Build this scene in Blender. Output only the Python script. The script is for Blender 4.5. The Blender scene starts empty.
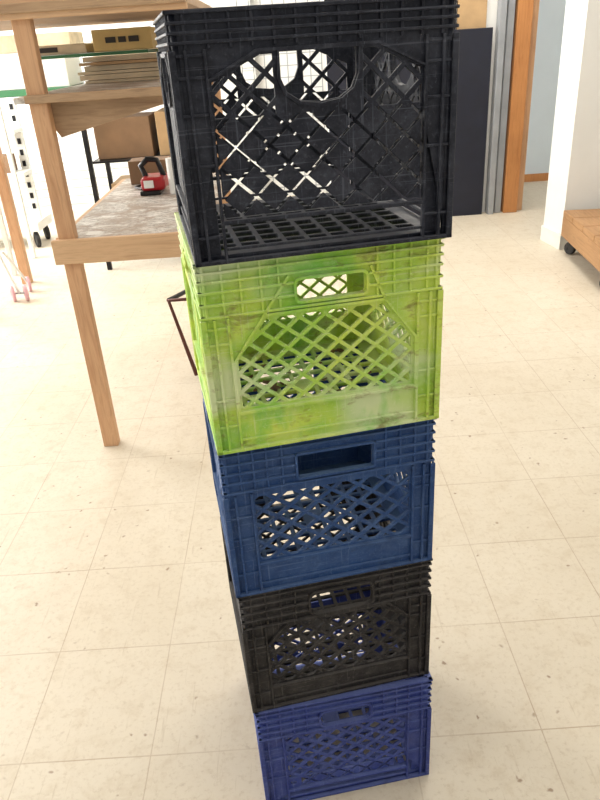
import bpy, bmesh, math, random
from mathutils import Matrix, Vector
random.seed(4)
C=bpy.context.collection
sc=bpy.context.scene
sc.view_settings.view_transform='Standard'
sc.view_settings.look='None'
sc.view_settings.exposure=0.0

# ---------------------------------------------------------------- materials
def newmat(n):
    m=bpy.data.materials.new(n); m.use_nodes=True
    nt=m.node_tree; b=nt.nodes["Principled BSDF"]
    return m,nt,b
def ramp(nt,src,stops):
    r=nt.nodes.new("ShaderNodeValToRGB")
    e=r.color_ramp.elements
    while len(e)<len(stops): e.new(0.5)
    for el,(p,c) in zip(e,stops):
        el.position=p; el.color=c if len(c)==4 else (*c,1)
    nt.links.new(src,r.inputs[0]); return r
def mixc(nt,fac,a,b,mode='MIX'):
    m=nt.nodes.new("ShaderNodeMix"); m.data_type='RGBA'; m.blend_type=mode
    for s,i in ((fac,0),(a,6),(b,7)):
        if isinstance(s,(int,float)): m.inputs[i].default_value=s
        elif isinstance(s,tuple): m.inputs[i].default_value=s if len(s)==4 else (*s,1)
        else: nt.links.new(s,m.inputs[i])
    return m.outputs[2]
def g3(v): return (v,v,v)
def noise(nt,scale,detail=4,rough=.6,vec=None,dist=0):
    n=nt.nodes.new("ShaderNodeTexNoise"); n.inputs["Scale"].default_value=scale
    n.inputs["Detail"].default_value=detail; n.inputs["Roughness"].default_value=rough
    n.inputs["Distortion"].default_value=dist
    if vec: nt.links.new(vec,n.inputs["Vector"])
    return n
def objco(nt,scale=None,rot=None,loc=None):
    tc=nt.nodes.new("ShaderNodeTexCoord")
    if scale is None and rot is None and loc is None: return tc.outputs["Object"]
    mp=nt.nodes.new("ShaderNodeMapping")
    if scale: mp.inputs["Scale"].default_value=scale
    if rot: mp.inputs["Rotation"].default_value=rot
    if loc: mp.inputs["Location"].default_value=loc
    nt.links.new(tc.outputs["Object"],mp.inputs[0]); return mp.outputs[0]
def bump(nt,b,h,s=.2,d=.002):
    bp=nt.nodes.new("ShaderNodeBump"); bp.inputs["Strength"].default_value=s; bp.inputs["Distance"].default_value=d
    nt.links.new(h,bp.inputs["Height"]); nt.links.new(bp.outputs[0],b.inputs["Normal"])
def simple(name,col,rough=.5,metal=0,var=.12,scale=8):
    m,nt,b=newmat(name)
    n=noise(nt,scale,4,.6,objco(nt))
    lo=tuple(c*(1-var) for c in col); hi=tuple(min(1,c*(1+var)) for c in col)
    r=ramp(nt,n.outputs[0],[(.3,lo),(.7,hi)])
    nt.links.new(r.outputs[0],b.inputs["Base Color"])
    b.inputs["Roughness"].default_value=rough; b.inputs["Metallic"].default_value=metal
    return m
def wood(name,c1,c2,sc_=(1,1,1),rough=.55):
    m,nt,b=newmat(name)
    v=objco(nt,sc_)
    n=noise(nt,9,6,.65,v,.8)
    r=ramp(nt,n.outputs[0],[(.3,c1),(.55,c2),(.75,tuple(c*.8 for c in c1))])
    n2=noise(nt,3,3,.5,objco(nt))
    o=mixc(nt,.25,r.outputs[0],ramp(nt,n2.outputs[0],[(.35,tuple(c*.6 for c in c1)),(.65,c2)]).outputs[0])
    nt.links.new(o,b.inputs["Base Color"]); b.inputs["Roughness"].default_value=rough
    bump(nt,b,n.outputs[0],.15,.002)
    return m
def plastic(name,c_lo,c_hi,dust,dustamt=.35,rough=.42,dirt=(.12,.08,.05),dirtamt=.0,fade=None,scratch=.35,seed=0.0,spec=.4):
    m,nt,b=newmat(name)
    v=objco(nt,loc=(seed,seed*.7,seed*1.3))
    n=noise(nt,14,6,.7,v,.4)
    base=ramp(nt,n.outputs[0],[(.3,c_lo),(.7,c_hi)]).outputs[0]
    if fade:
        f1=noise(nt,5.5,3,.5,v,.6)
        base=mixc(nt,ramp(nt,f1.outputs[0],[(.46,g3(0)),(.62,g3(1))]).outputs[0],base,fade[0])
        f2=noise(nt,6.5,3,.5,objco(nt,(.8,1.1,1.7),loc=(3,1,2)),.3)
        base=mixc(nt,ramp(nt,f2.outputs[0],[(.54,g3(0)),(.67,g3(.8))]).outputs[0],base,fade[1])
        f3=noise(nt,7.5,4,.6,objco(nt,(1.2,1,.8),loc=(7,4,1)),.5)
        base=mixc(nt,ramp(nt,f3.outputs[0],[(.54,g3(0)),(.66,g3(.8))]).outputs[0],base,fade[2])
    d=noise(nt,38,8,.75,v,.2)
    base=mixc(nt,ramp(nt,d.outputs[0],[(.46,g3(0)),(.70,g3(dustamt))]).outputs[0],base,dust)
    fd=noise(nt,170,4,.7,v)
    base=mixc(nt,ramp(nt,fd.outputs[0],[(.56,g3(0)),(.70,g3(dustamt*1.2))]).outputs[0],base,dust)
    bd=noise(nt,9,6,.7,objco(nt,loc=(seed+4,2,seed)),.8)
    base=mixc(nt,ramp(nt,bd.outputs[0],[(.50,g3(0)),(.68,g3(dustamt*.6))]).outputs[0],base,dust)
    for rot,st in (((0,.5,.3),(3,3,160)),((.4,-.7,0),(150,4,5))):
        sn=noise(nt,2.2,3,.55,objco(nt,st,rot))
        base=mixc(nt,ramp(nt,sn.outputs[0],[(.62,g3(0)),(.69,g3(scratch))]).outputs[0],base,dust)
    g=nt.nodes.new("ShaderNodeNewGeometry"); s=nt.nodes.new("ShaderNodeSeparateXYZ"); nt.links.new(g.outputs["True Normal"],s.inputs[0])
    mr=nt.nodes.new("ShaderNodeMapRange"); nt.links.new(s.outputs[2],mr.inputs[0]); mr.inputs[1].default_value=.5; mr.inputs[2].default_value=1; mr.inputs[4].default_value=min(.9,dustamt*1.5)
    base=mixc(nt,mr.outputs[0],base,dust)
    if dirtamt>0:
        q=noise(nt,22,7,.7,objco(nt,(1,1,2.2)),.5)
        base=mixc(nt,ramp(nt,q.outputs[0],[(.55,g3(0)),(.70,g3(dirtamt))]).outputs[0],base,dirt)
    nt.links.new(base,b.inputs["Base Color"])
    rr=ramp(nt,d.outputs[0],[(.35,g3(rough-.05)),(.7,g3(rough+.28))])
    nt.links.new(rr.outputs[0],b.inputs["Roughness"])
    b.inputs["Specular IOR Level"].default_value=spec
    bump(nt,b,d.outputs[0],.14,.001)
    return m
M_navyblack=plastic("plastic_navy_black",(.005,.006,.012),(.011,.014,.025),(.12,.13,.165),.30,.46,scratch=.4,spec=.32)
M_green=plastic("plastic_lime_green",(.29,.55,.045),(.40,.66,.075),(.74,.80,.48),.26,.54,(.20,.14,.045),.75,fade=((.58,.72,.10),(.66,.74,.46),(.20,.56,.07)),scratch=.35,seed=1.7,spec=.35)
M_blue=plastic("plastic_blue",(.008,.038,.14),(.016,.066,.215),(.12,.19,.34),.34,.52,(.015,.022,.05),.4,scratch=.45,seed=3.1,spec=.34)
M_black=plastic("plastic_black",(.005,.005,.006),(.011,.010,.013),(.13,.12,.115),.36,.50,scratch=.45,seed=5.3,spec=.3)
M_royal=plastic("plastic_royal_blue",(.014,.028,.165),(.024,.048,.265),(.14,.18,.40),.40,.52,(.03,.03,.08),.5,scratch=.5,seed=8.2,spec=.34)
M_pine=wood("pine_wood",(.50,.26,.13),(.68,.41,.23),(6,6,.5))
M_pineh=wood("pine_wood_horizontal",(.52,.31,.17),(.70,.46,.27),(.5,5,8))
M_oldwood=wood("aged_wood",(.30,.18,.10),(.48,.32,.19),(.6,5,8))
M_trim=wood("stained_wood_trim",(.40,.15,.045),(.56,.25,.085),(7,7,.5),.4)
M_dollyw=wood("dolly_wood",(.28,.14,.055),(.43,.24,.11),(5,.5,8))
M_card=simple("cardboard",(.44,.29,.15),.8)
M_card2=simple("cardboard_dark",(.22,.13,.07),.8)
M_beige=simple("beige_board",(.60,.50,.34),.7,0,.25)
M_yel=simple("printed_yellow_box",(.64,.46,.18),.6)
M_ink=simple("box_print_ink",(.03,.025,.02),.6)
M_greenb=simple("green_book",(.04,.17,.07),.5)
M_white=simple("white_paint_metal",(.78,.79,.76),.4,0,.05)
M_wall=simple("wall_paint",(.80,.80,.78),.7,0,.04,2)
M_wallb=simple("corridor_paint",(.66,.74,.80),.7,0,.04,2)
M_base=simple("baseboard_paint",(.78,.78,.74),.5,0,.04)
M_ceil=simple("ceiling_tile",(.8,.8,.77),.9,0,.03)
M_navy=simple("navy_panel",(.007,.009,.022),.65,0,.2)
M_grey=simple("grey_metal",(.36,.38,.41),.4,.4,.1)
M_dark=simple("dark_metal",(.02,.02,.022),.4,.6,.2)
M_rub=simple("rubber",(.02,.02,.02),.7)
M_red=simple("red_plastic",(.38,.015,.02),.35)
M_pink=simple("pink_plastic",(.62,.36,.40),.4)
M_rust=simple("brown_metal",(.10,.035,.025),.5,.5,.3)
M_leaf=simple("dead_leaf",(.13,.07,.03),.8,0,.4,60)
def speckle():
    m,nt,b=newmat("speckled_laminate")
    n=noise(nt,60,6,.8,objco(nt)); n2=noise(nt,6,7,.7,objco(nt),.9)
    c=ramp(nt,n.outputs[0],[(.38,(.20,.175,.155)),(.5,(.46,.43,.39)),(.62,(.66,.63,.59))]).outputs[0]
    c=mixc(nt,ramp(nt,n2.outputs[0],[(.44,g3(0)),(.56,g3(.8))]).outputs[0],c,(.27,.18,.12))
    n3=noise(nt,13,6,.7,objco(nt,(.5,1.4,1)),.9)
    c=mixc(nt,ramp(nt,n3.outputs[0],[(.54,g3(0)),(.62,g3(.8))]).outputs[0],c,(.74,.72,.68))
    nt.links.new(c,b.inputs["Base Color"]); b.inputs["Roughness"].default_value=.42
    return m
M_speck=speckle()
def floor_mat():
    m,nt,b=newmat("vinyl_tile_floor")
    tc=nt.nodes.new("ShaderNodeTexCoord"); v=tc.outputs["Object"]
    wn=noise(nt,5,3,.5,v); wob=nt.nodes.new("ShaderNodeVectorMath"); wob.operation='MULTIPLY_ADD'
    nt.links.new(wn.outputs["Color"],wob.inputs[0]); wob.inputs[1].default_value=(.004,.004,0); nt.links.new(v,wob.inputs[2])
    sp=nt.nodes.new("ShaderNodeSeparateXYZ"); nt.links.new(wob.outputs[0],sp.inputs[0])
    def math_(op,a,bv):
        n=nt.nodes.new("ShaderNodeMath"); n.operation=op
        for i,q in enumerate((a,bv)):
            if isinstance(q,(int,float)): n.inputs[i].default_value=q
            else: nt.links.new(q,n.inputs[i])
        return n.outputs[0]
    def seam(out,size,off,w):
        a=math_('ADD',out,-off+size*100); return math_('LESS_THAN',math_('MODULO',a,size),w), math_('FLOOR',math_('DIVIDE',a,size),0)
    (s1,i1),(s2,i2)=seam(sp.outputs[0],.2767,.465,.0026),seam(sp.outputs[1],.305,.972,.0030)
    mx=math_('MAXIMUM',s1,s2)
    cb=nt.nodes.new("ShaderNodeCombineXYZ"); nt.links.new(i1,cb.inputs[0]); nt.links.new(i2,cb.inputs[1])
    wnz=nt.nodes.new("ShaderNodeTexWhiteNoise"); wnz.noise_dimensions='3D'; nt.links.new(cb.outputs[0],wnz.inputs[0])
    big=noise(nt,1.1,5,.6,v,.5); fine=noise(nt,75,8,.75,v); mid=noise(nt,16,7,.75,v,.3)
    c=ramp(nt,big.outputs[0],[(.3,(.61,.54,.43)),(.7,(.69,.63,.525))]).outputs[0]
    c=mixc(nt,ramp(nt,wnz.outputs[0],[(0,g3(0)),(1,g3(.25))]).outputs[0],c,(.59,.51,.39))
    c=mixc(nt,ramp(nt,fine.outputs[0],[(.52,g3(0)),(.66,g3(.5))]).outputs[0],c,(.46,.375,.27))
    c=mixc(nt,ramp(nt,mid.outputs[0],[(.50,g3(0)),(.70,g3(.42))]).outputs[0],c,(.48,.385,.27))
    # small brown marks, thinned out by a second noise
    vo=nt.nodes.new("ShaderNodeTexVoronoi"); vo.inputs["Scale"].default_value=20
    wob2=nt.nodes.new("ShaderNodeVectorMath"); wob2.operation='MULTIPLY_ADD'
    nt.links.new(noise(nt,30,3,.6,v).outputs["Color"],wob2.inputs[0]); wob2.inputs[1].default_value=(.03,.03,0); nt.links.new(v,wob2.inputs[2])
    nt.links.new(wob2.outputs[0],vo.inputs["Vector"])
    mk=ramp(nt,vo.outputs["Distance"],[(.05,g3(.8)),(.12,g3(0))]).outputs[0]
    gate=ramp(nt,noise(nt,3.6,3,.6,v).outputs[0],[(.44,g3(0)),(.54,g3(1))]).outputs[0]
    mk=mixc(nt,1.0,mk,gate,'MULTIPLY')
    c=mixc(nt,mk,c,(.24,.15,.09))
    for rz,sc_ in ((.5,(26,1.6,1)),(-.9,(28,2,1)),(1.7,(30,1.4,1))):
        scr=noise(nt,3,4,.6,objco(nt,sc_,(0,0,rz)),.3)
        c=mixc(nt,ramp(nt,scr.outputs[0],[(.66,g3(0)),(.71,g3(.32))]).outputs[0],c,(.40,.31,.21))
    sm=noise(nt,2.3,4,.6,v)
    sf=math_('MULTIPLY',mx,ramp(nt,sm.outputs[0],[(.36,g3(.18)),(.60,g3(.65))]).outputs[0])
    c=mixc(nt,sf,c,(.36,.26,.17))
    nt.links.new(c,b.inputs["Base Color"])
    nt.links.new(ramp(nt,mid.outputs[0],[(.3,g3(.42)),(.7,g3(.62))]).outputs[0],b.inputs["Roughness"])
    b.inputs["Specular IOR Level"].default_value=.4
    bump(nt,b,big.outputs[0],.15,.004)
    return m
M_floor=floor_mat()

# ---------------------------------------------------------------- helpers
def empty(name,loc=(0,0,0),rot=0):
    e=bpy.data.objects.new(name,None); e.empty_display_size=.1; e.location=loc; e.rotation_euler=(0,0,rot); C.objects.link(e); return e
def mkobj(name,bm,mat,parent=None,smooth=False):
    me=bpy.data.meshes.new(name); bm.normal_update(); bm.to_mesh(me); bm.free()
    if smooth:
        for p in me.polygons: p.use_smooth=True
    o=bpy.data.objects.new(name,me); C.objects.link(o)
    if isinstance(mat,(list,tuple)):
        for q in mat: me.materials.append(q)
    else: me.materials.append(mat)
    if parent: o.parent=parent
    return o
def addbox(bm,x0,x1,y0,y1,z0,z1,mi=0):
    vs=[bm.verts.new(p) for p in ((x0,y0,z0),(x1,y0,z0),(x1,y1,z0),(x0,y1,z0),(x0,y0,z1),(x1,y0,z1),(x1,y1,z1),(x0,y1,z1))]
    for f in ((0,3,2,1),(4,5,6,7),(0,1,5,4),(1,2,6,5),(2,3,7,6),(3,0,4,7)): bm.faces.new([vs[i] for i in f]).material_index=mi
def bev(bm,w,s=1): bmesh.ops.bevel(bm,geom=list(bm.edges),offset=w,segments=s,affect='EDGES',profile=.5)
def box(name,x0,x1,y0,y1,z0,z1,mat,parent=None,b=.002):
    bm=bmesh.new(); addbox(bm,x0,x1,y0,y1,z0,z1)
    if b: bev(bm,b,2)
    return mkobj(name,bm,mat,parent)
def tube(name,pts,r,mat,parent=None,cyc=False):
    cu=bpy.data.curves.new(name,'CURVE'); cu.dimensions='3D'; cu.bevel_depth=r; cu.bevel_resolution=4; cu.use_fill_caps=True
    s=cu.splines.new('POLY'); s.points.add(len(pts)-1)
    for p,q in zip(s.points,pts): p.co=(*q,1)
    s.use_cyclic_u=cyc
    t=bpy.data.objects.new(name,cu); C.objects.link(t)
    me=bpy.data.meshes.new_from_object(t.evaluated_get(bpy.context.evaluated_depsgraph_get()))
    bpy.data.objects.remove(t); me.name=name
    o=bpy.data.objects.new(name,me); C.objects.link(o); me.materials.clear(); me.materials.append(mat)
    for p in me.polygons: p.use_smooth=True
    if parent: o.parent=parent
    return o
def wheel(name,c,r,w,axis,mat,parent,hub=None):
    bm=bmesh.new(); prof=[(r*.35,w/2),(r*.8,w/2),(r*.95,w*.4),(r,w*.2),(r,-w*.2),(r*.95,-w*.4),(r*.8,-w/2),(r*.35,-w/2)]
    n=24; rings=[]
    for i in range(n):
        a=2*math.pi*i/n
        rings.append([bm.verts.new((q[1],q[0]*math.cos(a),q[0]*math.sin(a))) for q in prof])
    for i in range(n):
        A,B=rings[i],rings[(i+1)%n]
        for j in range(len(prof)):
            k=(j+1)%len(prof); bm.faces.new((A[j],B[j],B[k],A[k]))
    bmesh.ops.create_cone(bm,cap_ends=True,segments=16,radius1=r*.36,radius2=r*.36,depth=w*.8,matrix=Matrix.Rotation(math.pi/2,4,'Y'))
    bmesh.ops.recalc_face_normals(bm,faces=bm.faces)
    o=mkobj(name,bm,mat,parent,False); o.location=c; o.rotation_euler=(0,0,axis); return o

# ---------------------------------------------------------------- crates
W=.33; HC=.2721
def clip(poly,a,b):
    out=[]
    def side(p): return (b[0]-a[0])*(p[1]-a[1])-(b[1]-a[1])*(p[0]-a[0])
    for i in range(len(poly)):
        p,q=poly[i],poly[(i+1)%len(poly)]; sp,sq=side(p),side(q)
        if sp>=0: out.append(p)
        if (sp>=0)!=(sq>=0):
            t=sp/(sp-sq); out.append((p[0]+(q[0]-p[0])*t,p[1]+(q[1]-p[1])*t))
    return out
def area(p): return sum(p[i][0]*p[(i+1)%len(p)][1]-p[(i+1)%len(p)][0]*p[i][1] for i in range(len(p)))/2
def lattice(win,a,b,bar,offx=0,offy=0):
    holes=[]; xs=[p[0] for p in win]
    L=math.hypot(a,b); ins=bar/2*L
    ai=a-ins/b; bi=b-ins/a
    i0=int((min(xs)-W)/a)-2; i1=int((max(xs)+W)/a)+2
    j0=-2; j1=int(.3/b)+3
    for i in range(i0,i1):
        for j in range(j0,j1):
            if (i+j)%2: continue
            cx=offx+i*a; cy=offy+j*b
            d=[(cx-ai,cy),(cx,cy-bi),(cx+ai,cy),(cx,cy+bi)]
            for k in range(len(win)):
                d=clip(d,win[k],win[(k+1)%len(win)])
                if len(d)<3: break
            if len(d)>=3 and area(d)>2.2e-5:
                q=[]
                for p in d:
                    if not q or math.hypot(p[0]-q[-1][0],p[1]-q[-1][1])>4e-4: q.append(p)
                if len(q)>1 and math.hypot(q[0][0]-q[-1][0],q[0][1]-q[-1][1])<4e-4: q.pop()
                if len(q)>=3: holes.append(q)
    return holes
def rrect(u0,u1,v0,v1,r,n=4):
    o=[]
    for cx,cy,a0 in ((u1-r,v1-r,0),(u0+r,v1-r,90),(u0+r,v0+r,180),(u1-r,v0+r,270)):
        for i in range(n+1):
            a=math.radians(a0+90*i/n); o.append((cx+r*math.cos(a),cy+r*math.sin(a)))
    return o
def panel_mesh(outer,holes,t):
    cu=bpy.data.curves.new("tmp",'CURVE'); cu.dimensions='2D'; cu.fill_mode='BOTH'; cu.extrude=t/2-.0006; cu.bevel_depth=.0006; cu.bevel_resolution=0
    for poly in [outer]+holes:
        s=cu.splines.new('POLY'); s.points.add(len(poly)-1); s.use_cyclic_u=True
        for p,q in zip(s.points,poly): p.co=(q[0],q[1],0,1)
    t_=bpy.data.objects.new("tmp",cu); C.objects.link(t_)
    me=bpy.data.meshes.new_from_object(t_.evaluated_get(bpy.context.evaluated_depsgraph_get()))
    bpy.data.objects.remove(t_); return me
def uv(u,v): return ((u-.5)*W,v*HC)
def crate(name,fx,fy,yaw,z,mat,sp):
    """origin at the middle of the front-bottom edge; local +y goes back"""
    PT=.006; INS=.006
    holes=[]
    for win in sp['wins']:
        w=[uv(*p) for p in win]
        if area(w)<0: w.reverse()
        holes+=lattice(w,sp['a'],sp['b'],sp['bar'],sp.get('ox',0),sp.get('oy',0))
    hole=sp['handle']
    if isinstance(hole,tuple):
        u0,u1,v0,v1,r=hole; p0=uv(u0,v0); p1=uv(u1,v1); hpoly=rrect(p0[0],p1[0],p0[1],p1[1],r)
        hu=(u0-.012,u1+.012); hv=(v0-.01,v1+.01)
    else:
        hpoly=[uv(*p) for p in hole]; hu=(9,9); hv=(9,9)
    holes.append(hpoly)
    if 'extra' in sp: holes+=[[ (uv(u,v)[0]+.007*math.cos(k*math.pi/5),uv(u,v)[1]+.007*math.sin(k*math.pi/5)) for k in range(10)] for u,v in sp['extra']]
    hw=W/2-INS
    outer=[(-hw,0.001),(hw,0.001),(hw,HC-.001),(-hw,HC-.001)]
    pm=panel_mesh(outer,holes,PT)
    bm=bmesh.new()
    rb=bmesh.new()
    def rib(u0,u1,v0,v1,out=1.0,e=0):
        x0,z0=uv(u0,v0); x1,z1=uv(u1,v1)
        addbox(rb,x0,x1,(1-out)*INS,INS+.002,z0,z1)
    lw=.0035/W; lh=.0035/HC
    rib(0,1,.985,1)
    for v in sp['hribs']:
        if hv[0]<v<hv[1]:
            rib(.004,hu[0],v-lh/2,v+lh/2,.85); rib(hu[1],.996,v-lh/2,v+lh/2,.85)
        else: rib(.004,.996,v-lh/2,v+lh/2,.85)
    h0,h1=sp['hband']
    for u in sp['vribs']: rib(u-lw/2,u+lw/2,h0,.986,.6)
    rib(0,1,0.0,.018)
    wu0,wu1=sp['wu']; wb=sp['wb']
    for u in (.004,.055,wu0-.012,wu1+.012,.945,.996):
        uu=min(max(u,lw/2),1-lw/2)
        rib(uu-lw/2,uu+lw/2,.01,h0,.95)
    rib(wu0-.012,wu1+.012,wb-.03,wb-.012,.9)
    rib(wu0-.012,wu1+.012,.055,.068,.5)
    for v in sp.get('corner_h',(.2,.42,.58)):
        rib(.0,wu0-.012,v-lh/2,v+lh/2,.55); rib(wu1+.012,1,v-lh/2,v+lh/2,.55)
    bev(rb,.0007,1)
    def strip(pts,w,d0,d1,closed=False):
        n=len(pts); L=[]
        for i in range(n):
            p=Vector(pts[i]); a=Vector(pts[(i-1)%n]) if (closed or i>0) else p; b=Vector(pts[(i+1)%n]) if (closed or i<n-1) else p
            t=(b-a).normalized(); nn=Vector((-t.y,t.x))*w/2
            q0=p+nn; q1=p-nn
            L.append([rb.verts.new((q.x,y,q.y)) for q,y in ((q0,d0),(q0,d1),(q1,d1),(q1,d0))])
        for i in range(n if closed else n-1):
            A,B=L[i],L[(i+1)%n]
            for j in range(4): rb.faces.new((A[j],A[(j+1)%4],B[(j+1)%4],B[j]))
        if not closed: rb.faces.new(L[0]); rb.faces.new(L[-1][::-1])
    c=Vector((sum(p[0] for p in hpoly)/len(hpoly),sum(p[1] for p in hpoly)/len(hpoly)))
    big=[]
    for p in hpoly:
        d=(Vector(p)-c); big.append(tuple(Vector(p)+d.normalized()*.0025))
    strip(big,.0035,.001,.011,True)
    for ln in sp.get('outline',[]): strip([uv(*p) for p in ln],.0035,INS*.15,INS+.002)
    bmesh.ops.recalc_face_normals(rb,faces=rb.faces)
    ribme=bpy.data.meshes.new("r"); rb.to_mesh(ribme); rb.free()
    def absorb(me,T):
        tmp=bmesh.new(); tmp.from_mesh(me); tmp.transform(T); m2=bpy.data.meshes.new("x"); tmp.to_mesh(m2); tmp.free(); bm.from_mesh(m2); bpy.data.meshes.remove(m2)
    for k in range(4):
        R=Matrix.Translation((0,W/2,0))@Matrix.Rotation(k*math.pi/2,4,'Z')@Matrix.Translation((0,-W/2,0))
        absorb(pm,R@Matrix.Translation((0,INS+PT/2,0))@Matrix.Rotation(math.pi/2,4,'X')); absorb(ribme,R)
    bw=W/2-.009; hs=[]
    n=9; cell=2*(bw-.022)/n
    for i in range(n):
        for j in range(n):
            if i==4 and j==4: continue
            x=-bw+.022+(i+.5)*cell; y=-bw+.022+(j+.5)*cell
            q=cell/2-.003; hs.append([(x-q,y-q),(x+q,y-q),(x+q,y+q),(x-q,y+q)])
    absorb(panel_mesh([(-bw,-bw),(bw,-bw),(bw,bw),(-bw,bw)],hs,.006),Matrix.Translation((0,W/2,.006)))
    ci=W/2-INS-PT
    for sx in (-1,1):
        for sy in (-1,1):
            base=[(sx*ci,sy*ci),(sx*(ci-.022),sy*ci),(sx*ci,sy*(ci-.022))]
            lo=[bm.verts.new((x,y+W/2,.004)) for x,y in base]; hi=[bm.verts.new((x,y+W/2,HC-.012)) for x,y in base]
            bm.faces.new(lo); bm.faces.new(hi)
            for i in range(3): bm.faces.new((lo[i],lo[(i+1)%3],hi[(i+1)%3],hi[i]))
    bmesh.ops.recalc_face_normals(bm,faces=bm.faces)
    o=mkobj(name,bm,mat); o.location=(fx,fy,z); o.rotation_euler=(0,0,yaw); return o
vr=[.06+.0733*i for i in range(13)]
hc=[(.365,.835),(.365,.735),(.385,.68),(.43,.645),(.50,.635),(.57,.645),(.615,.68),(.635,.735),(.635,.835)]
top=dict(a=.0205,b=.0190,bar=.0040,ox=0,oy=.055,
 wins=[[(.13,.20),(.87,.20),(.87,.60),(.13,.60)],[(.13,.60),(.345,.60),(.345,.83),(.30,.83),(.13,.74)],[(.655,.60),(.87,.60),(.87,.74),(.70,.83),(.655,.83)]],
 handle=hc,hribs=[.955,.92,.885],hband=(.86,1),vribs=vr,wu=(.13,.87),wb=.20,corner_h=(.12,.42,.62,.76,.84),
 outline=[[(.118,.18),(.118,.745),(.29,.845),(.71,.845),(.882,.745),(.882,.18)]])
green=dict(a=.0175,b=.0140,bar=.0036,oy=.06,
 wins=[[(.13,.24),(.87,.24),(.87,.50),(.74,.70),(.26,.70),(.13,.50)]],
 handle=(.39,.67,.765,.875,.007),hribs=[.955,.91,.86,.80,.74],hband=(.73,1),vribs=[.03,.10,.17,.25,.32,.72,.79,.86,.93,.97],wu=(.12,.88),wb=.24,corner_h=(.15,.3,.6,.68),
 outline=[[(.115,.22),(.115,.50),(.25,.722),(.75,.722),(.885,.50),(.885,.22)],[(.25,.722),(.36,.90)],[(.75,.722),(.69,.90)]])
blue=dict(a=.0215,b=.0165,bar=.0040,oy=.056,
 wins=[[(.14,.23),(.88,.23),(.88,.67),(.14,.67)]],
 handle=(.35,.70,.75,.90,.004),hribs=[.955,.90,.84,.78,.72],hband=(.70,1),vribs=[.03,.09,.15,.21,.28,.76,.83,.90,.96],wu=(.14,.88),wb=.23,corner_h=(.15,.4,.55,.62),outline=[])
black=dict(a=.0185,b=.0155,bar=.0040,oy=.05,
 wins=[[(.13,.21),(.87,.21),(.87,.55),(.76,.69),(.24,.69),(.13,.55)]],
 handle=(.36,.68,.735,.90,.012),hribs=[.955,.90,.84,.78,.72],hband=(.71,1),vribs=vr[:4]+vr[-4:],wu=(.13,.87),wb=.21,corner_h=(.15,.35,.55,.63),outline=[[(.118,.19),(.118,.56),(.235,.71),(.765,.71),(.882,.56),(.882,.19)]])
royal=dict(a=.0185,b=.0145,bar=.0040,oy=.04,
 wins=[[(.15,.25),(.85,.25),(.85,.68),(.15,.68)],[(.22,.16),(.78,.16),(.78,.25),(.22,.25)]],
 handle=(.36,.64,.74,.88,.012),hribs=[.955,.90,.84,.78,.72],hband=(.71,1),vribs=vr[:4]+vr[-4:],wu=(.15,.85),wb=.16,corner_h=(.3,.5,.6),extra=[(.175,.195),(.825,.195)],outline=[])
crate("milk_crate",.046,.863,.150,0*HC,M_royal,royal)
crate("milk_crate.001",.042,.871,.185,1*HC,M_black,black)
crate("milk_crate.002",.040,.869,.185,2*HC,M_blue,blue)
gc=crate("milk_crate.003",.042,.862,.198,3*HC,M_green,green)
crate("milk_crate.004",.047,.853,.188,4*HC,M_navyblack,top)
# dead leaves and crumbs lying in the green crate
lf=bmesh.new()
for i in range(60):
    x=random.uniform(-.13,.13); y=.02+random.random()**1.6*.27; r=random.uniform(.004,.012); zz=.0105+random.random()*.006; a0=random.random()*6.28
    ring=[lf.verts.new((x+r*math.cos(a0+k*1.2566)*random.uniform(.5,1),y+r*math.sin(a0+k*1.2566)*random.uniform(.4,1),zz+random.uniform(-.001,.004))) for k in range(5)]
    lf.faces.new(ring)
mkobj("leaf_debris",lf,M_leaf,gc)

# ---------------------------------------------------------------- room shell
box("floor",-3.6,3.6,-1.5,8.2,-.1,0,M_floor,None,0)
box("ceiling",-3.6,3.6,-1.5,8.2,2.8,2.9,M_ceil,None,0)
box("wall_back",-3.6,3.6,6.9,7.0,0,2.8,M_wall,None,0)
box("wall_right",3.5,3.6,-1.5,6.9,0,2.8,M_wall,None,0)
wl=bmesh.new()
X0,X1=-3.6,-3.5
addbox(wl,X0,X1,-1.5,6.9,0,.85); addbox(wl,X0,X1,-1.5,6.9,2.3,2.8)
for a,b in ((-1.5,.3),(2.1,3.6),(5.9,6.9)): addbox(wl,X0,X1,a,b,.85,2.3)
mkobj("wall_left",wl,M_wall)
for i,(a,b) in enumerate(((.3,2.1),(3.6,5.9))):
    w=bmesh.new()
    for q in ((a,a+.06,.85,2.3),(b-.06,b,.85,2.3),(a,b,.85,.91),(a,b,2.24,2.3),((a+b)/2-.02,(a+b)/2+.02,.9,2.25),(a,b,1.55,1.59)): addbox(w,-3.57,-3.52,*q)
    mkobj(f"window_{i+1}",w,M_base)
box("wall_partition",.36,1.62,5.68,5.78,0,2.8,M_wall,None,0)
p=empty("door_1")
box("jamb",1.73,1.84,5.60,5.78,0,2.8,M_trim,p,.004)
box("casing",1.84,1.90,5.66,5.78,0,2.8,M_pine,p,.004)
box("edge_strip_1",1.60,1.645,5.58,5.67,0,2.8,M_grey,p,.003)
box("edge_strip_2",1.665,1.715,5.62,5.74,0,2.8,M_grey,p,.003)
box("navy_board",.36,1.56,5.60,5.64,0,1.33,M_navy,None,.003)
box("dark_board",.36,1.30,5.645,5.675,0,1.75,M_dark,None,.002)
box("cardboard_sheet",1.31,1.52,5.645,5.675,0,1.75,M_card,None,.002)
box("wall_corridor",1.9,3.5,6.80,6.9,0,2.8,M_wallb,None,0)
box("baseboard_corridor",1.9,3.5,6.785,6.80,0,.07,M_trim,None,.002)
wr=box("wall_right_stub",0,1.7,0,.26,0,2.8,M_wall,None,0); wr.location=(1.785,4.49,0); wr.rotation_euler=(0,0,.12)
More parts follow.
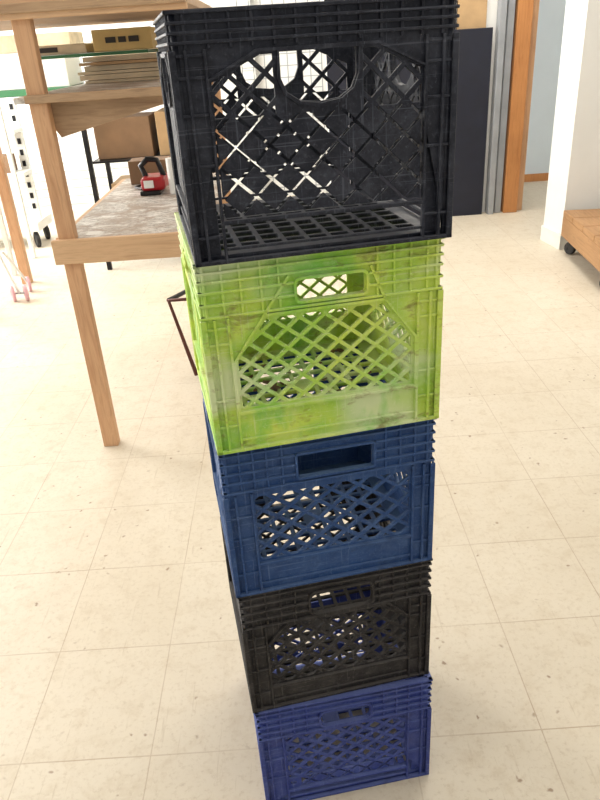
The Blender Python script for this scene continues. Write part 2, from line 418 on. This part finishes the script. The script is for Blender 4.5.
bs=bmesh.new(); addbox(bs,-.012,1.7,-.014,0,0,.10); addbox(bs,-.014,-.001,-.014,.26,0,.10)
bo=mkobj("baseboard_stub",bs,M_base); bo.location=(1.785,4.49,0); bo.rotation_euler=(0,0,.12)

# ---------------------------------------------------------------- workbench
wb=empty("workbench")
XR=-.265
box("leg_front_left",-.755,-.70,2.285,2.325,0,1.44,M_pine,wb,.003)
box("leg_front_right",XR-.055,XR,2.285,2.325,0,1.44,M_pine,wb,.003)
box("leg_back_left",-.50,-.45,3.40,3.44,0,1.44,M_pine,wb,.003)
box("leg_back_right",XR-.055,XR,3.40,3.44,0,1.44,M_pine,wb,.003)
box("top_board",-1.35,XR+.02,2.25,3.5,1.44,1.465,M_oldwood,wb,.002)
box("top_front_rail",-1.35,XR+.02,2.262,2.285,1.425,1.50,M_pineh,wb,.003)
box("upper_shelf",-.80,XR,2.29,3.42,1.205,1.222,M_speck,wb,.002)
box("upper_shelf_edge",-.76,XR,2.268,2.287,1.204,1.228,M_oldwood,wb,.002)
g=bmesh.new(); pr=[(-.75,1.203),(-.69,1.10),(-.32,1.185),(-.29,1.203)]
A=[g.verts.new((x,2.33,z)) for x,z in pr]; B=[g.verts.new((x,2.35,z)) for x,z in pr]
g.faces.new(A); g.faces.new(B[::-1])
for i in range(4): g.faces.new((A[i],B[i],B[(i+1)%4],A[(i+1)%4]))
bmesh.ops.recalc_face_normals(g,faces=g.faces); mkobj("shelf_gusset",g,M_oldwood,wb)
box("lower_shelf",-.76,XR,2.29,3.46,.765,.79,M_speck,wb,.002)
box("lower_front_rail",-.775,XR,2.262,2.284,.715,.795,M_pineh,wb,.003)
box("lower_side_rail",-.78,-.757,2.33,3.46,.73,.788,M_pineh,wb,.003)
st=bmesh.new(); z=1.223
for i in range(6):
    h=.012+.008*(i%2); x=-.79+.03*random.random(); addbox(st,x,-.40+.05*random.random(),3.02+.03*random.random(),3.36,z,z+h-.002,1 if i==4 else 0); z+=h
addbox(st,-1.0,-.50,3.04,3.30,z,z+.012,2); z+=.012
mkobj("board_stack",st,[M_beige,M_card,M_greenb])
cb=empty("printed_cardboard_box")
box("carton",-.71,-.48,3.05,3.33,z+.001,z+.078,M_yel,cb,.003)
for i,(a,b) in enumerate(((-.66,-.62),(-.61,-.58),(-.57,-.53))): box("print_%d"%i,a,b,3.0475,3.0495,z+.03,z+.05,M_ink,cb,0)
mb=empty("mailing_box")
box("carton",-.97,-.74,3.05,3.28,z+.001,z+.035,M_beige,mb,.003); box("label",-.93,-.85,3.0475,3.0495,z+.01,z+.027,M_ink,mb,0)
tb=empty("red_power_tool")
box("body",-.60,-.50,2.98,3.12,.806,.86,M_red,tb,.014)
box("battery",-.605,-.52,2.97,3.13,.791,.808,M_dark,tb,.004)
tube("handle",[(-.585,3.05,.855),(-.60,3.05,.90),(-.57,3.05,.925),(-.53,3.05,.92),(-.51,3.05,.855)],.012,M_dark,tb)
tube("cord",[(-.62,3.10,.797),(-.66,3.16,.797),(-.62,3.24,.797),(-.55,3.22,.797),(-.57,3.15,.797)],.005,M_dark,tb)
box("label",-.585,-.545,2.974,2.979,.82,.85,M_white,tb,.001)
box("shoe_box",-.70,-.52,3.27,3.39,.791,.89,M_card2,None,.003)
tube("spray_can",[(-.46,3.0,.791),(-.46,3.0,.90),(-.46,3.0,.93)],.026,M_white)

ms=empty("metal_stand")
tube("frame_front",[(-.46,2.86,0.011),(-.535,2.86,.37),(-.32,2.86,.37),(-.25,2.86,.011)],.010,M_rust,ms)
tube("frame_back",[(-.38,3.1,0.011),(-.44,3.1,.35),(-.30,3.1,.35),(-.24,3.1,.011)],.010,M_dark,ms)
tube("rail_a",[(-.535,2.86,.37),(-.44,3.1,.35)],.010,M_dark,ms)
tube("rail_b",[(-.32,2.86,.37),(-.30,3.1,.35)],.010,M_dark,ms)

# ---------------------------------------------------------------- rear rack with boxes
rk=empty("storage_rack")
for x in (-1.25,-.45):
    for y in (4.72,5.18): box("post",x-.015,x+.015,y-.015,y+.015,0,1.10,M_dark,rk,.002)
box("deck_top",-1.95,-.43,4.7,5.2,1.10,1.12,M_white,rk,.002)
for zz in (.70,.32): box("deck",-1.23,-.43,4.7,5.2,zz,zz+.015,M_dark,rk,.002)
box("brace_post",-1.93,-1.90,4.72,4.75,0,1.10,M_white,rk,.002); box("brace_post_b",-1.93,-1.90,5.15,5.18,0,1.10,M_white,rk,.002)
box("cardboard_box",-1.20,-.84,4.76,5.1,.716,.96,M_card2,None,.004)
box("cardboard_box.001",-.80,-.47,4.76,5.1,.716,.98,M_card,None,.004)
box("cardboard_box.002",-1.15,-.62,4.76,5.1,.336,.56,M_card,None,.004)
box("storage_bin",-1.88,-1.15,4.75,5.16,1.121,1.158,M_greenb,None,.004)
box("cardboard_box.003",-1.80,-1.30,4.78,5.15,1.159,1.36,M_white,None,.004)
box("cardboard_box.004",-1.12,-.62,4.76,5.1,1.121,1.40,M_beige,None,.004)
box("cardboard_box.005",-1.75,-1.25,4.80,5.13,1.362,1.46,M_beige,None,.004)

# ---------------------------------------------------------------- slatwall on back wall
sl=bmesh.new(); addbox(sl,-3.2,-.2,6.86,6.885,0,2.3)
z=.07
while z<2.28: addbox(sl,-3.2,-.2,6.845,6.862,z,z+.066); z+=.075
mkobj("slatwall_panel",sl,M_white)
gp=empty("wire_grid_panel")
gb=bmesh.new()
for i in range(8): addbox(gb,-.25+i*.08-.003,-.25+i*.08+.003,5.40,5.406,.04,2.0)
for i in range(26): addbox(gb,-.25,.31,5.394,5.40,.05+i*.075,.055+i*.075)
mkobj("grid",gb,M_grey,gp); box("foot_a",-.26,-.23,5.2,5.6,0,.04,M_dark,gp); box("foot_b",.29,.32,5.2,5.6,0,.04,M_dark,gp)

# ---------------------------------------------------------------- white rolling rack, left
rr=empty("rolling_display_rack")
box("base",-2.75,-1.93,5.45,5.8,.13,.20,M_white,rr,.006)
for x in (-1.98,-2.4):
    bm=bmesh.new(); addbox(bm,x-.03,x+.03,5.60,5.64,.2,1.25)
    mkobj("upright",bm,M_white,rr)
    pg=bmesh.new()
    for i in range(12): addbox(pg,x-.012,x+.012,5.594,5.602,.28+i*.08,.32+i*.08)
    mkobj("slots",pg,M_dark,rr)
for zz in (.55,.85,1.15): box("shelf",-2.75,-1.93,5.40,5.60,zz,zz+.03,M_white,rr,.003)
for x,y in ((-1.98,5.5),(-1.98,5.75),(-2.65,5.5),(-2.65,5.75)):
    wheel("caster",(x,y,.06),.06,.035,.5,M_rub,rr); box("fork",x-.012,x+.012,y-.012,y+.012,.10,.135,M_dark,rr)
gd=box("storage_tub",-2.55,-2.03,5.42,5.58,.581,.70,M_card2,None,.004)
t2=empty("wooden_table")
for i,(x,y) in enumerate(((-1.76,4.53),(-2.87,4.53),(-1.76,3.85),(-2.87,3.85))): box(f"leg_{i+1}",x-.03,x+.03,y-.025,y+.025,0,.95,M_pine,t2,.003)
box("top",-2.95,-1.76,3.8,4.56,.95,.98,M_pineh,t2,.003)
ds=empty("doll_stroller")
for x,y in ((-1.64,4.15),(-1.72,4.15),(-1.68,4.33)): wheel("wheel",(x,y,.05),.05,.02,.5,M_pink,ds)
tube("frame_a",[(-1.68,4.15,.05),(-1.72,4.15,.20),(-1.78,4.2,.36)],.008,M_white,ds)
tube("frame_b",[(-1.68,4.33,.05),(-1.72,4.27,.20),(-1.74,4.2,.30)],.008,M_white,ds)
tube("axle",[(-1.64,4.15,.05),(-1.72,4.15,.05)],.006,M_grey,ds)

# ---------------------------------------------------------------- wooden dolly, right
dl=empty("wooden_dolly",(1.67,3.58,0),-.10)
for i in range(4): box(f"plank_{i}",0,.7,i*.215,i*.215+.205,.235,.27,M_dollyw,dl,.003)
box("rail_left",0.0,.035,0,.85,.11,.234,M_dollyw,dl,.003); box("rail_right",.665,.70,0,.85,.11,.234,M_dollyw,dl,.003)
box("rail_front",.036,.664,0,.035,.11,.234,M_dollyw,dl,.003); box("rail_back",.036,.664,.815,.85,.11,.234,M_dollyw,dl,.003)
for x in (.05,.65):
    for y in (.06,.79):
        wheel("caster",(x,y,.04),.04,.028,.6,M_rub,dl); box("caster_fork",x-.014,x+.014,y-.014,y+.014,.068,.12,M_dark,dl,.002)

# ---------------------------------------------------------------- lights
def area_l(name,loc,rot,sx,sy,e,col=(1,1,1)):
    l=bpy.data.lights.new(name,'AREA'); l.shape='RECTANGLE'; l.size=sx; l.size_y=sy; l.energy=e; l.color=col
    o=bpy.data.objects.new(name,l); o.location=loc; o.rotation_euler=rot; C.objects.link(o); return o
area_l("window_light_1",(-3.75,1.2,1.6),(0,-math.radians(90),0),1.45,1.8,55,(1,.985,.96))
area_l("window_light_2",(-3.75,4.75,1.6),(0,-math.radians(90),0),1.45,2.3,320,(1,.99,.97))
k=0
for x in (-1.7,1.3):
    for y in (.2,2.6,5.0):
        k+=1
        cf=empty("ceiling_light" if k==1 else "ceiling_light.%03d"%(k-1),(x,y,2.8))
        box("housing",-.32,.32,-.62,.62,-.05,-.001,M_white,cf,.004)
        area_l(f"tube_light_{k}",(x,y,2.74),(0,0,0),.6,1.2,(10,21,34)[(k-1)%3],(1,.95,.87))
w=bpy.data.worlds.new("world"); w.use_nodes=True; bg=w.node_tree.nodes["Background"]; bg.inputs[0].default_value=(1,.965,.92,1); bg.inputs[1].default_value=.60; sc.world=w

# ---------------------------------------------------------------- camera
h,p_,r_=1.3242,.4766,-.0666
F=Vector((0,math.cos(p_),-math.sin(p_))); rt=Vector((1,0,0)); up=Vector((0,math.sin(p_),math.cos(p_)))
R=math.cos(r_)*rt+math.sin(r_)*up; U=-math.sin(r_)*rt+math.cos(r_)*up
cam=bpy.data.cameras.new("camera"); cam.sensor_fit='HORIZONTAL'; cam.sensor_width=36; cam.lens=693.9*36/600; cam.clip_start=.02
o=bpy.data.objects.new("camera",cam); C.objects.link(o); sc.camera=o
o.matrix_world=Matrix(((R.x,U.x,-F.x,0),(R.y,U.y,-F.y,0),(R.z,U.z,-F.z,h),(0,0,0,1)))
